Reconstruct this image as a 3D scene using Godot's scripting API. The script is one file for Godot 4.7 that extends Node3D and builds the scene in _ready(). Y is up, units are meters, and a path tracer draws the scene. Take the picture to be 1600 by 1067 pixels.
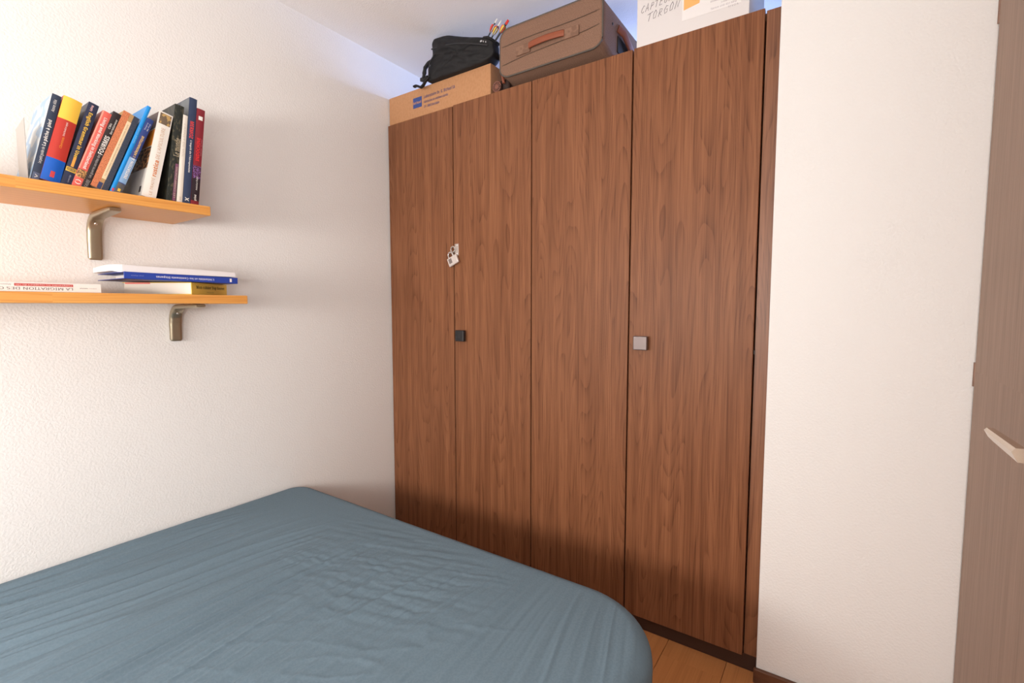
extends Node3D
# A small bedroom: x runs from the left wall (0) to the right wall (XR), z from the wardrobe front (0) towards the camera, y is up.

const XR := 2.168        # right wall with the room door
const HC := 2.4013       # ceiling height
const ZB := 3.02         # back wall behind the camera
const ZA := -1.05        # back of the wardrobe niche
const XW := 1.7032       # left end of the white partition beside the wardrobe
const HT := 2.0883       # top of the wardrobe doors
const MAIN_E := 4.3
const SIDE_E := 1.85
const BLUE_E := 1.9

var used := {}
var mats := {}
var shelf_books := "books leaning on the upper shelf"

# ---------------------------------------------------------------- mesh builder
class MB:
	var v := PackedVector3Array()
	var n := PackedVector3Array()
	var u := PackedVector2Array()
	var ix := PackedInt32Array()

	func vert(p: Vector3, nn: Vector3, uv: Vector2) -> int:
		v.append(p); n.append(nn); u.append(uv)
		return v.size() - 1

	func tri(a: int, b: int, c: int) -> void:
		# put the front side where the normals point (front faces run clockwise)
		var g := (v[b] - v[a]).cross(v[c] - v[a])
		if g.dot(n[a] + n[b] + n[c]) > 0.0:
			ix.append(a); ix.append(c); ix.append(b)
		else:
			ix.append(a); ix.append(b); ix.append(c)

	func flat(pts: Array, nn: Vector3, uvs: Array = []) -> void:
		var s := v.size()
		for k in pts.size():
			vert(pts[k], nn, uvs[k] if uvs.size() > k else Vector2(0, 0))
		for k in range(1, pts.size() - 1):
			tri(s, s + k, s + k + 1)

	# box with rounded edges; uv in metres on each face
	func box(c: Vector3, size: Vector3, r := 0.0, seg := 2, xf := Transform3D.IDENTITY) -> MB:
		var h := size * 0.5
		r = min(r, min(h.x, min(h.y, h.z)) * 0.999)
		var axes = [[Vector3.RIGHT, Vector3.UP, Vector3.BACK], [Vector3.RIGHT, Vector3.UP, Vector3.FORWARD], [Vector3.BACK, Vector3.UP, Vector3.RIGHT], [Vector3.BACK, Vector3.UP, Vector3.LEFT], [Vector3.RIGHT, Vector3.BACK, Vector3.UP], [Vector3.RIGHT, Vector3.BACK, Vector3.DOWN]]
		for a in axes:
			var U: Vector3 = a[0]; var V: Vector3 = a[1]; var N: Vector3 = a[2]
			var hu: float = absf(h.dot(U)); var hv: float = absf(h.dot(V)); var hn: float = absf(h.dot(N))
			var cu := coords(hu, r, seg); var cv := coords(hv, r, seg)
			var s := v.size()
			for j in cv.size():
				for i in cu.size():
					var p: Vector3 = U * cu[i] + V * cv[j] + N * hn
					var nn := N
					if r > 0.0:
						var inner := Vector3(clampf(p.x, -(h.x - r), h.x - r), clampf(p.y, -(h.y - r), h.y - r), clampf(p.z, -(h.z - r), h.z - r))
						nn = (p - inner).normalized()
						p = inner + nn * r
					vert(xf * (p + c), (xf.basis * nn).normalized(), Vector2(p.dot(U), -p.dot(V)))
			var w := cu.size()
			for j in cv.size() - 1:
				for i in w - 1:
					var q := s + j * w + i
					tri(q, q + 1, q + w + 1); tri(q, q + w + 1, q + w)
		return self

	func coords(h: float, r: float, seg: int) -> PackedFloat32Array:
		var o := PackedFloat32Array()
		if r <= 0.0:
			o.append(-h); o.append(h)
			return o
		for k in range(seg, -1, -1): o.append(-(h - r) - r * tan(PI / 4.0 * k / seg))
		for k in range(0, seg + 1): o.append((h - r) + r * tan(PI / 4.0 * k / seg))
		return o

	# smooth surface through rows of points
	func grid(P: Array, close_u := false, close_v := false, uvs := Vector2(1, 1), flip := false) -> MB:
		var R := P.size(); var C: int = P[0].size()
		var s := v.size()
		for j in R:
			var row: PackedVector3Array = P[j]
			for i in C:
				var i0 := (i - 1 + C) % C if close_u else maxi(i - 1, 0)
				var i1 := (i + 1) % C if close_u else mini(i + 1, C - 1)
				var j0 := (j - 1 + R) % R if close_v else maxi(j - 1, 0)
				var j1 := (j + 1) % R if close_v else mini(j + 1, R - 1)
				var du: Vector3 = row[i1] - row[i0]
				var dv: Vector3 = P[j1][i] - P[j0][i]
				var nn := du.cross(dv)
				if nn.length_squared() < 1e-18: nn = Vector3.UP
				nn = nn.normalized() * (-1.0 if flip else 1.0)
				vert(row[i], nn, Vector2(float(i) / maxf(C - 1, 1) * uvs.x, float(j) / maxf(R - 1, 1) * uvs.y))
		for j in (R if close_v else R - 1):
			for i in (C if close_u else C - 1):
				var a := s + j * C + i; var b := s + j * C + (i + 1) % C
				var c := s + ((j + 1) % R) * C + (i + 1) % C; var d := s + ((j + 1) % R) * C + i
				tri(a, b, c); tri(a, c, d)
		return self

	# tube along a path; rad is a float or an array of floats; flatten squashes the second axis
	func tube(path: Array, rad, seg := 8, closed := false, flatten := 1.0, up := Vector3(0.123, 1, 0.077)) -> MB:
		var rows := []
		var L := path.size()
		for k in L:
			var p: Vector3 = path[k]
			var a: Vector3 = path[(k - 1 + L) % L] if closed else path[maxi(k - 1, 0)]
			var b: Vector3 = path[(k + 1) % L] if closed else path[mini(k + 1, L - 1)]
			var t := (b - a).normalized()
			var x := up.cross(t)
			if x.length() < 0.01: x = Vector3.RIGHT.cross(t)
			x = x.normalized()
			var y := t.cross(x).normalized()
			var r: float = rad[k] if rad is Array else rad
			var row := PackedVector3Array()
			for i in seg:
				var an := TAU * i / seg
				row.append(p + (x * cos(an) + y * sin(an) * flatten) * r)
			rows.append(row)
		grid(rows, true, closed)
		if not closed:
			for e in [0, L - 1]:
				var nn: Vector3 = (path[0] - path[1]).normalized() if e == 0 else (path[L - 1] - path[L - 2]).normalized()
				flat(Array(rows[e]), nn)
		return self

	# polygon given as Vector2 list, mapped by xf (x, y in plane, z along depth), extruded from z = 0 to depth
	func prism(poly: PackedVector2Array, depth: float, xf := Transform3D.IDENTITY) -> MB:
		var t := Geometry2D.triangulate_polygon(poly)
		for side in 2:
			var z := depth * side
			var nn := Vector3(0, 0, (1.0 if side == 1 else -1.0) * signf(depth))
			var s := v.size()
			for p in poly: vert(xf * Vector3(p.x, p.y, z), xf.basis * nn, p)
			for k in range(0, t.size(), 3): tri(s + t[k], s + t[k + 1], s + t[k + 2])
		var area := 0.0
		for k in poly.size():
			area += poly[k].cross(poly[(k + 1) % poly.size()])
		for k in poly.size():
			var a := poly[k]; var b := poly[(k + 1) % poly.size()]
			var d := (b - a).normalized()
			var nn := Vector3(d.y, -d.x, 0) * signf(area)
			flat([xf * Vector3(a.x, a.y, 0), xf * Vector3(b.x, b.y, 0), xf * Vector3(b.x, b.y, depth), xf * Vector3(a.x, a.y, depth)], xf.basis * nn)
		return self

	# profile of (radius, height) turned about +y at c
	func lathe(prof: Array, seg := 24, xf := Transform3D.IDENTITY) -> MB:
		var rows := []
		for p in prof:
			var row := PackedVector3Array()
			for i in seg:
				var an := TAU * i / seg
				row.append(xf * Vector3(p.x * cos(an), p.y, p.x * sin(an)))
			rows.append(row)
		return grid(rows, true, false, Vector2(1, 1), true)

	func flat_card(o: Vector3, a: Vector3, b: Vector3) -> MB:
		flat([o, o + a, o + a + b, o + b], a.cross(b).normalized(), [Vector2(0, 1), Vector2(1, 1), Vector2(1, 0), Vector2(0, 0)])
		return self

	func mesh() -> ArrayMesh:
		var a := []
		a.resize(Mesh.ARRAY_MAX)
		a[Mesh.ARRAY_VERTEX] = v; a[Mesh.ARRAY_NORMAL] = n; a[Mesh.ARRAY_TEX_UV] = u; a[Mesh.ARRAY_INDEX] = ix
		var m := ArrayMesh.new()
		m.add_surface_from_arrays(Mesh.PRIMITIVE_TRIANGLES, a)
		return m

func mb() -> MB:
	return MB.new()

# ---------------------------------------------------------------- nodes
func numbered(called: String, parent: Node) -> String:
	var key := str(parent.get_instance_id()) + called
	var k: int = used.get(key, 0)
	used[key] = k + 1
	return called if k == 0 else "%s_%03d" % [called, k]

func part(called: String, b: MB, m: Material, parent: Node) -> MeshInstance3D:
	return mpart(called, b.mesh(), m, parent)

func mpart(called: String, me: Mesh, m: Material, parent: Node) -> MeshInstance3D:
	var o := MeshInstance3D.new()
	o.name = numbered(called, parent)
	o.mesh = me
	o.material_override = m
	o.cast_shadow = GeometryInstance3D.SHADOW_CASTING_SETTING_ON
	parent.add_child(o, true)
	return o

func tag(o: Node, label: String, category: String, group := "", kind := "") -> Node:
	if label: o.set_meta("label", label)
	if category: o.set_meta("category", category)
	if group: o.set_meta("group", group)
	if kind: o.set_meta("kind", kind)
	return o

func thing(called: String, label: String, category: String, at := Vector3.ZERO, group := "") -> Node3D:
	var o := Node3D.new()
	o.name = numbered(called, self)
	add_child(o, true)
	o.position = at
	tag(o, label, category, group)
	return o

func struct(called: String, label: String, category: String, at := Vector3.ZERO) -> Node3D:
	var o := thing(called, label, category, at)
	o.set_meta("kind", "structure")
	return o

# ---------------------------------------------------------------- materials
func mat(c: Color, rough := 0.6, metal := 0.0, spec := 0.5) -> StandardMaterial3D:
	var key := "%s %.2f %.2f %.2f" % [c.to_html(), rough, metal, spec]
	if mats.has(key): return mats[key]
	var m := StandardMaterial3D.new()
	m.albedo_color = c; m.roughness = rough; m.metallic = metal; m.metallic_specular = spec
	mats[key] = m
	return m

func rgb(r: int, g: int, b: int) -> Color:
	return Color8(r, g, b)

func noise(sd: int, freq: float, oct := 3, kind := FastNoiseLite.TYPE_SIMPLEX_SMOOTH) -> FastNoiseLite:
	var f := FastNoiseLite.new()
	f.seed = sd; f.frequency = freq; f.noise_type = kind
	f.fractal_type = FastNoiseLite.FRACTAL_FBM if oct > 1 else FastNoiseLite.FRACTAL_NONE
	f.fractal_octaves = oct
	return f

func tex(w: int, h: int, data: PackedByteArray) -> ImageTexture:
	var im := Image.create_from_data(w, h, false, Image.FORMAT_RGB8, data)
	im.generate_mipmaps()
	return ImageTexture.create_from_image(im)

# wood: w x h pixels over sx x sy metres, grain along v. c0 light, c1 dark lines
func wood_tex(w: int, h: int, sx: float, sy: float, sd: int, c0: Color, c1: Color, figure: float, lines: float, fine: float) -> ImageTexture:
	var a := noise(sd, 1.0, 2); var b := noise(sd + 1, 1.0, 1); var f := noise(sd + 2, 1.0, 2); var t := noise(sd + 3, 1.0, 1)
	var d := PackedByteArray(); d.resize(w * h * 3)
	var k := 0
	for j in h:
		var y := sy * j / h
		for i in w:
			var x := sx * i / w
			var hh := a.get_noise_2d(x * 5.5, y * 0.55) * figure + x * 6.0 + b.get_noise_2d(x * 20.0, y * 1.3) * 0.05
			var s := fposmod(hh * lines, 1.0)
			s = pow(s, 4.0) * smoothstep(1.0, 0.96, s)
			var fi := f.get_noise_2d(x * 300.0, y * 5.0)
			var fm := t.get_noise_2d(x * 30.0, y * 0.9)
			var fo := t.get_noise_2d(x * 130.0 + 40.0, y * 2.0)
			var q := clampf(0.34 * s * (0.8 + 0.9 * fo) + fine * 0.36 * fi + 0.16 * fm + 0.10 * fo + 0.36, 0.0, 1.0)
			d[k] = int(255.0 * lerpf(c0.r, c1.r, q)); d[k + 1] = int(255.0 * lerpf(c0.g, c1.g, q)); d[k + 2] = int(255.0 * lerpf(c0.b, c1.b, q))
			k += 3
	return tex(w, h, d)

func seamless(sd: int, size: int, freq: float, oct: int, kind := FastNoiseLite.TYPE_SIMPLEX_SMOOTH) -> ImageTexture:
	var im := noise(sd, freq, oct, kind).get_seamless_image(size, size, false, false, 0.1, true)
	im.generate_mipmaps()
	return ImageTexture.create_from_image(im)

func speckle_tex(w: int, h: int, sd: int, c0: Color, c1: Color, freq: float, cut: float, stretch := 1.0) -> ImageTexture:
	var a := noise(sd, freq, 2)
	var d := PackedByteArray(); d.resize(w * h * 3)
	var k := 0
	for j in h:
		for i in w:
			var q := smoothstep(cut - 0.12, cut + 0.12, a.get_noise_2d(i, j * stretch))
			d[k] = int(255.0 * lerpf(c0.r, c1.r, q)); d[k + 1] = int(255.0 * lerpf(c0.g, c1.g, q)); d[k + 2] = int(255.0 * lerpf(c0.b, c1.b, q))
			k += 3
	return tex(w, h, d)

func textured(t: Texture2D, rough: float, scale := Vector3.ONE, offset := Vector3.ZERO, spec := 0.5) -> StandardMaterial3D:
	var m := StandardMaterial3D.new()
	m.albedo_texture = t; m.roughness = rough; m.metallic_specular = spec
	m.uv1_scale = scale; m.uv1_offset = offset
	return m

func relief(m: StandardMaterial3D, t: Texture2D, cm: float) -> StandardMaterial3D:
	m.heightmap_enabled = true
	m.heightmap_texture = t
	m.heightmap_scale = cm
	return m

# ---------------------------------------------------------------- lettering
func letters(parent: Node, called: String, s: String, m: Material, at: Vector3, right: Vector3, up: Vector3, w: float, h: float, face := "Droid Sans", bold := false) -> MeshInstance3D:
	var f := SystemFont.new()
	f.font_names = PackedStringArray([face])
	f.font_weight = 700 if bold else 400
	var t := TextMesh.new()
	t.text = s; t.font = f; t.font_size = 48; t.pixel_size = 0.001; t.depth = 0.0; t.curve_step = 1.5
	t.horizontal_alignment = HORIZONTAL_ALIGNMENT_CENTER; t.vertical_alignment = VERTICAL_ALIGNMENT_CENTER
	var box := t.get_aabb()
	var o := mpart(called, t, m, parent)
	var sx := w / maxf(box.size.x, 1e-4); var sy := h / maxf(box.size.y, 1e-4)
	var nn := right.cross(up)
	o.transform = Transform3D(Basis(right * sx, up * sy, nn), Vector3.ZERO)
	o.position = at - o.transform.basis * (box.position + box.size * 0.5)
	return o

# ================================================================ scene
func _ready() -> void:
	# camera
	var cam := Camera3D.new()
	cam.name = "camera"
	add_child(cam)
	cam.position = Vector3(1.8839, 1.2, 1.6714)
	cam.rotation_degrees = Vector3(-4.1587, 34.3263, -0.0262)
	cam.fov = rad_to_deg(2.0 * atan(533.5 / 752.806))
	cam.near = 0.02; cam.far = 60.0
	cam.current = true

	# environment: the daylight outside the small niche window
	var env := Environment.new()
	env.background_mode = Environment.BG_SKY
	var sky := Sky.new(); var psm := PhysicalSkyMaterial.new()
	psm.energy_multiplier = 1.0
	sky.sky_material = psm
	env.sky = sky
	env.tonemap_mode = Environment.TONE_MAPPER_LINEAR
	env.tonemap_exposure = 1.0
	env.sdfgi_enabled = true; env.ssao_enabled = true; env.ssil_enabled = true
	var we := WorldEnvironment.new(); we.name = "world_environment"; we.environment = env
	add_child(we)

	# cool daylight coming in through the niche window
	var day := AreaLight3D.new()
	day.name = "niche_window_daylight"
	day.area_size = Vector2(1.10, 0.22)
	day.light_energy = BLUE_E
	day.light_color = Color(0.63, 0.75, 1.0)
	day.shadow_enabled = true
	day.area_range = 8.0
	add_child(day)
	day.position = Vector3(1.05, 2.24, ZA + 0.012)
	day.rotation_degrees = Vector3(0, 180, 0)

	# warm-balanced daylight through the low strip of window left open below its roller shutter, behind the camera
	var win := AreaLight3D.new()
	win.name = "bed_window_daylight"
	win.area_size = Vector2(1.44, 0.38)
	win.light_energy = MAIN_E
	win.light_color = Color(1.0, 0.975, 0.95)
	win.shadow_enabled = true
	win.area_range = 12.0
	add_child(win)
	win.position = Vector3(0.84, 1.25, ZB - 0.012)
	win.rotation_degrees = Vector3(0, 0, 0)

	# added fill light for the left wall, at an invented window behind camera
	var sw := AreaLight3D.new()
	sw.name = "added_side_fill"
	sw.area_size = Vector2(0.86, 0.40)
	sw.light_energy = SIDE_E
	sw.light_color = Color(1.0, 0.975, 0.95)
	sw.shadow_enabled = true
	sw.area_range = 12.0
	add_child(sw)
	sw.position = Vector3(XR - 0.012, 1.22, 2.38)
	sw.rotation_degrees = Vector3(0, 90, 0)

	build_room()
	build_wardrobe()
	build_bed()
	build_shelves()
	build_wardrobe_top()
	build_upper_books()
	build_lower_books()

# ---------------------------------------------------------------- room shell
func build_room() -> void:
	var plaster := StandardMaterial3D.new()
	plaster.albedo_color = rgb(242, 240, 238)
	plaster.roughness = 0.9; plaster.metallic_specular = 0.25
	plaster.uv1_triplanar = true; plaster.uv1_world_triplanar = true
	plaster.uv1_scale = Vector3.ONE / 0.42
	relief(plaster, seamless(7, 1024, 0.045, 4), 0.07)
	mats["plaster"] = plaster
	var T := 0.1

	var wl := struct("wall_left", "white roughcast plaster wall carrying the two wooden shelves", "wall")
	part("plaster", mb().box(Vector3(-T / 2, HC / 2, (ZA + ZB) / 2), Vector3(T, HC + 0.2, ZB - ZA + 0.2)), plaster, wl)
	var wb := struct("wall_back", "white plaster wall behind the head of the bed", "wall")
	var bw := func(x0: float, x1: float, y0: float, y1: float):
		part("plaster", mb().box(Vector3((x0 + x1) / 2, (y0 + y1) / 2, ZB + T / 2), Vector3(x1 - x0, y1 - y0, T)), plaster, wb)
	bw.call(-0.1, 0.1, -0.1, HC + 0.1); bw.call(1.58, XR + 0.1, -0.1, HC + 0.1)
	bw.call(0.1, 1.58, -0.1, 1.04); bw.call(0.1, 1.58, 2.15, HC + 0.1)
	var w2 := struct("window_2", "wide window behind the bed with its roller shutter mostly down", "window", Vector3(0.1, 1.04, ZB))
	var wwhite := mat(rgb(236, 236, 234), 0.5)
	part("window_frame", mb().box(Vector3(0.74, 0.01, 0.05), Vector3(1.48, 0.02, 0.05)).box(Vector3(0.74, 1.10, 0.05), Vector3(1.48, 0.02, 0.05)).box(Vector3(0.01, 0.555, 0.05), Vector3(0.02, 1.07, 0.05)).box(Vector3(1.47, 0.555, 0.05), Vector3(0.02, 1.07, 0.05)), wwhite, w2)
	for k in 14:
		part("shutter_slat", mb().box(Vector3(0.74, 0.45 + 0.048 * k, 0.085), Vector3(1.44, 0.0465, 0.008), 0.003, 1), wwhite, w2)
	var wglass := StandardMaterial3D.new()
	wglass.albedo_color = Color(0.9, 0.95, 1.0, 0.12); wglass.transparency = BaseMaterial3D.TRANSPARENCY_ALPHA; wglass.roughness = 0.02
	part("pane", mb().box(Vector3(0.74, 0.555, 0.05), Vector3(1.44, 1.07, 0.004)), wglass, w2)
	var wf := struct("wall_front", "narrow white plaster wall between wardrobe and room door", "wall")
	part("plaster", mb().box(Vector3((XW + XR) / 2, HC / 2, -0.02), Vector3(XR - XW, HC, 0.08), 0.004, 2), plaster, wf)
	var wn := struct("wall_niche", "white plaster back wall of the niche above the wardrobe", "wall")
	var nw := func(x0: float, x1: float, y0: float, y1: float):
		part("plaster", mb().box(Vector3((x0 + x1) / 2, (y0 + y1) / 2, ZA - T / 2), Vector3(x1 - x0, y1 - y0, T)), plaster, wn)
	nw.call(-0.1, 0.48, -0.1, HC + 0.1); nw.call(1.62, XR + 0.1, -0.1, HC + 0.1)
	nw.call(0.48, 1.62, -0.1, 2.12); nw.call(0.48, 1.62, 2.36, HC + 0.1)

	# right wall with the door opening (z 0.03..0.9) and the small niche window
	var wr := struct("wall_right", "white plaster wall holding the room door", "wall")
	var X := XR + T / 2
	var dz0 := 0.02; var dz1 := 0.92; var dh := 2.10
	var seg := func(y0: float, y1: float, z0: float, z1: float):
		part("plaster", mb().box(Vector3(X, (y0 + y1) / 2, (z0 + z1) / 2), Vector3(T, y1 - y0, z1 - z0)), plaster, wr)
	var sz0 := 1.93; var sz1 := 2.83; var sy0 := 1.0; var sy1 := 2.1
	seg.call(-0.1, HC + 0.1, dz1, sz0)
	seg.call(-0.1, HC + 0.1, sz1, ZB + 0.1)
	seg.call(-0.1, sy0, sz0, sz1)
	seg.call(sy1, HC + 0.1, sz0, sz1)
	var w3 := struct("window_3", "unseen window added in the right wall for fill light, its roller shutter mostly down", "window", Vector3(XR, sy0, sz0))  # invented window, put in to carry the fill light
	part("window_frame", mb().box(Vector3(0.05, 0.01, 0.45), Vector3(0.05, 0.02, 0.9)).box(Vector3(0.05, 1.09, 0.45), Vector3(0.05, 0.02, 0.9)).box(Vector3(0.05, 0.55, 0.01), Vector3(0.05, 1.06, 0.02)).box(Vector3(0.05, 0.55, 0.89), Vector3(0.05, 1.06, 0.02)), wwhite, w3)
	for k in 13:
		part("shutter_slat", mb().box(Vector3(0.085, 0.47 + 0.048 * k, 0.45), Vector3(0.008, 0.0465, 0.86), 0.003, 1), wwhite, w3)
	part("pane", mb().box(Vector3(0.05, 0.55, 0.45), Vector3(0.004, 1.06, 0.86)), wglass, w3)
	seg.call(dh, HC + 0.1, dz0, dz1)
	seg.call(-0.1, HC + 0.1, ZA - 0.1, dz0)

	var ce := struct("ceiling", "white plaster ceiling running on over the wardrobe niche", "ceiling")
	var cp: StandardMaterial3D = plaster.duplicate()
	cp.albedo_color = rgb(250, 248, 247)
	part("plaster", mb().box(Vector3(XR / 2, HC + T / 2, (ZA + ZB) / 2), Vector3(XR + 0.2, T, ZB - ZA + 0.2)), cp, ce)

	# niche window
	var w1 := struct("window_1", "long low window high in the niche behind the wardrobe top", "window", Vector3(0.48, 2.12, ZA))
	var white := mat(rgb(236, 236, 234), 0.5)
	part("window_frame", mb().box(Vector3(0.57, 0.01, -0.05), Vector3(1.14, 0.02, 0.05)).box(Vector3(0.57, 0.23, -0.05), Vector3(1.14, 0.02, 0.05)).box(Vector3(0.01, 0.12, -0.05), Vector3(0.02, 0.2, 0.05)).box(Vector3(1.13, 0.12, -0.05), Vector3(0.02, 0.2, 0.05)), white, w1)
	part("pane", mb().box(Vector3(0.57, 0.12, -0.05), Vector3(1.10, 0.2, 0.004)), wglass, w1)

	# floor: laminate boards running along z
	var floor_node := struct("floor", "warm brown wooden laminate floor", "floor")
	part("subfloor", mb().box(Vector3(XR / 2, -0.06, (ZA + ZB) / 2), Vector3(XR + 0.2, 0.1, ZB - ZA + 0.2)), mat(rgb(60, 45, 35), 0.9), floor_node)
	var ft := wood_tex(256, 1024, 0.19, 1.2, 60, rgb(212, 146, 90), rgb(182, 118, 68), 0.25, 3.0, 0.25)
	var fms := []
	for k in 4:
		var m := textured(ft, 0.42, Vector3(1.0 / 0.19, 1.0 / 1.2, 1), Vector3(0.21 * k, 0.27 * k, 0))
		m.albedo_color = [rgb(255, 255, 255), rgb(251, 250, 249), rgb(255, 253, 251), rgb(252, 252, 252)][k]
		fms.append(m)
	var pw := 0.195
	var plank_mesh := mb().box(Vector3.ZERO, Vector3(pw - 0.0012, 0.01, 1.1988), 0.0012, 1).mesh()
	var count := 0
	for i in range(-8, 5):
		var x0 := 1.416 + pw * i
		if x0 < -0.15 or x0 > XR: continue
		for j in 5:
			var z0 := -1.2 + 1.2 * j - 0.3 - 0.35 * (posmod(i, 3))
			if z0 > ZB or z0 + 1.2 < ZA: continue
			var p := mpart("plank", plank_mesh, fms[count % 4], floor_node)
			p.position = Vector3(x0 + pw / 2, -0.005, z0 + 0.6)
			count += 1

	# baseboard of the white wall
	var bm := mat(rgb(98, 58, 36), 0.5)
	var bt := wood_tex(512, 64, 0.05, 0.5, 81, rgb(120, 76, 50), rgb(72, 40, 24), 0.8, 8.0, 0.5)
	bm = textured(bt, 0.5, Vector3(2, 20, 1))
	var bf := struct("baseboard_front", "brown wooden baseboard at the foot of the white wall", "baseboard")
	part("board", mb().box(Vector3((XW - 0.006 + XR) / 2, 0.0235, 0.027), Vector3(XR - XW + 0.006, 0.047, 0.014), 0.003, 2), bm, bf)
	var bl := struct("baseboard_left", "brown wooden baseboard along the left wall under the bed", "baseboard")
	part("board", mb().box(Vector3(0.007, 0.0235, (0.02 + ZB) / 2), Vector3(0.014, 0.047, ZB - 0.02), 0.003, 2), bm, bl)

	build_door()

func build_door() -> void:
	var dt := wood_tex(512, 1024, 0.45, 1.0, 33, rgb(160, 126, 104), rgb(122, 92, 72), 0.10, 9.0, 0.75)
	var dm := textured(dt, 0.45, Vector3(1 / 0.45, 1.0, 1))
	var d := struct("door_1", "grey-brown wood-grained room door with a metal lever handle", "door", Vector3(XR, 0, 0.02))
	part("door_frame", mb().box(Vector3(0.04, 1.05, 0.008), Vector3(0.08, 2.1, 0.016)).box(Vector3(0.04, 1.05, 0.892), Vector3(0.08, 2.1, 0.016)).box(Vector3(0.04, 2.092, 0.45), Vector3(0.08, 0.016, 0.9)), dm, d)
	part("door_leaf", mb().box(Vector3(0.016, 1.04, 0.45), Vector3(0.04, 2.07, 0.864), 0.002, 1), dm, d)
	var hm := mat(rgb(150, 120, 105), 0.4, 0.6)
	for y in [1.90, 1.03]:
		part("hinge", mb().lathe([Vector2(0, -0.03), Vector2(0.005, -0.03), Vector2(0.005, -0.001), Vector2(0.0045, 0), Vector2(0.005, 0.001), Vector2(0.005, 0.03), Vector2(0, 0.03)], 12, Transform3D(Basis.IDENTITY, Vector3(-0.0015, y, 0.012))), hm, d)
	# lever handle: rose, neck and a grip pointing to the hinges
	var nickel := mat(rgb(214, 196, 178), 0.22, 1.0)
	var hz := 0.685 - 0.02; var hy := 0.985
	var hd := part("door_handle", mb().tube([Vector3(-0.060, hy, hz), Vector3(0.0, hy, hz)], 0.0095, 20), nickel, d)
	hd.set_meta("label", "satin metal lever handle")
	# grip with flat facets: upper slope, lower slope, top, back and bottom
	var prof := [Vector2(-0.0085, 0.0045), Vector2(-0.0040, 0.0100), Vector2(0.0075, 0.0105), Vector2(0.0075, -0.0105), Vector2(-0.0010, -0.0105)]
	var L := 0.182
	var g := mb()
	var rings := []
	for k in 9:
		var t := k / 8.0
		var sc := lerpf(1.0, 0.80, t) * (1.0 if k < 7 else (0.90 if k == 7 else 0.55))
		var zz := hz + 0.011 - L * (t if k < 7 else (0.96 if k == 7 else 1.0))
		var row := []
		for q in prof: row.append(Vector3(-0.064 + q.x * sc, hy - 0.004 * t + q.y * sc, zz))
		rings.append(row)
	for k in 8:
		for i in 5:
			var A: Vector3 = rings[k][i]; var B: Vector3 = rings[k][(i + 1) % 5]; var C: Vector3 = rings[k + 1][(i + 1) % 5]; var D: Vector3 = rings[k + 1][i]
			var nn := (B - A).cross(D - A).normalized()
			if nn.dot((A + B) * 0.5 - Vector3(-0.064, hy, A.z)) < 0.0: nn = -nn
			g.flat([A, B, C, D], nn)
	g.flat(rings[0], Vector3(0, 0, 1)); g.flat(rings[8], Vector3(0, 0, -1))
	part("grip", g, nickel, hd)
	part("rose", mb().box(Vector3(-0.006, hy, hz + 0.004), Vector3(0.008, 0.052, 0.052), 0.004, 2), nickel, hd)

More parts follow.
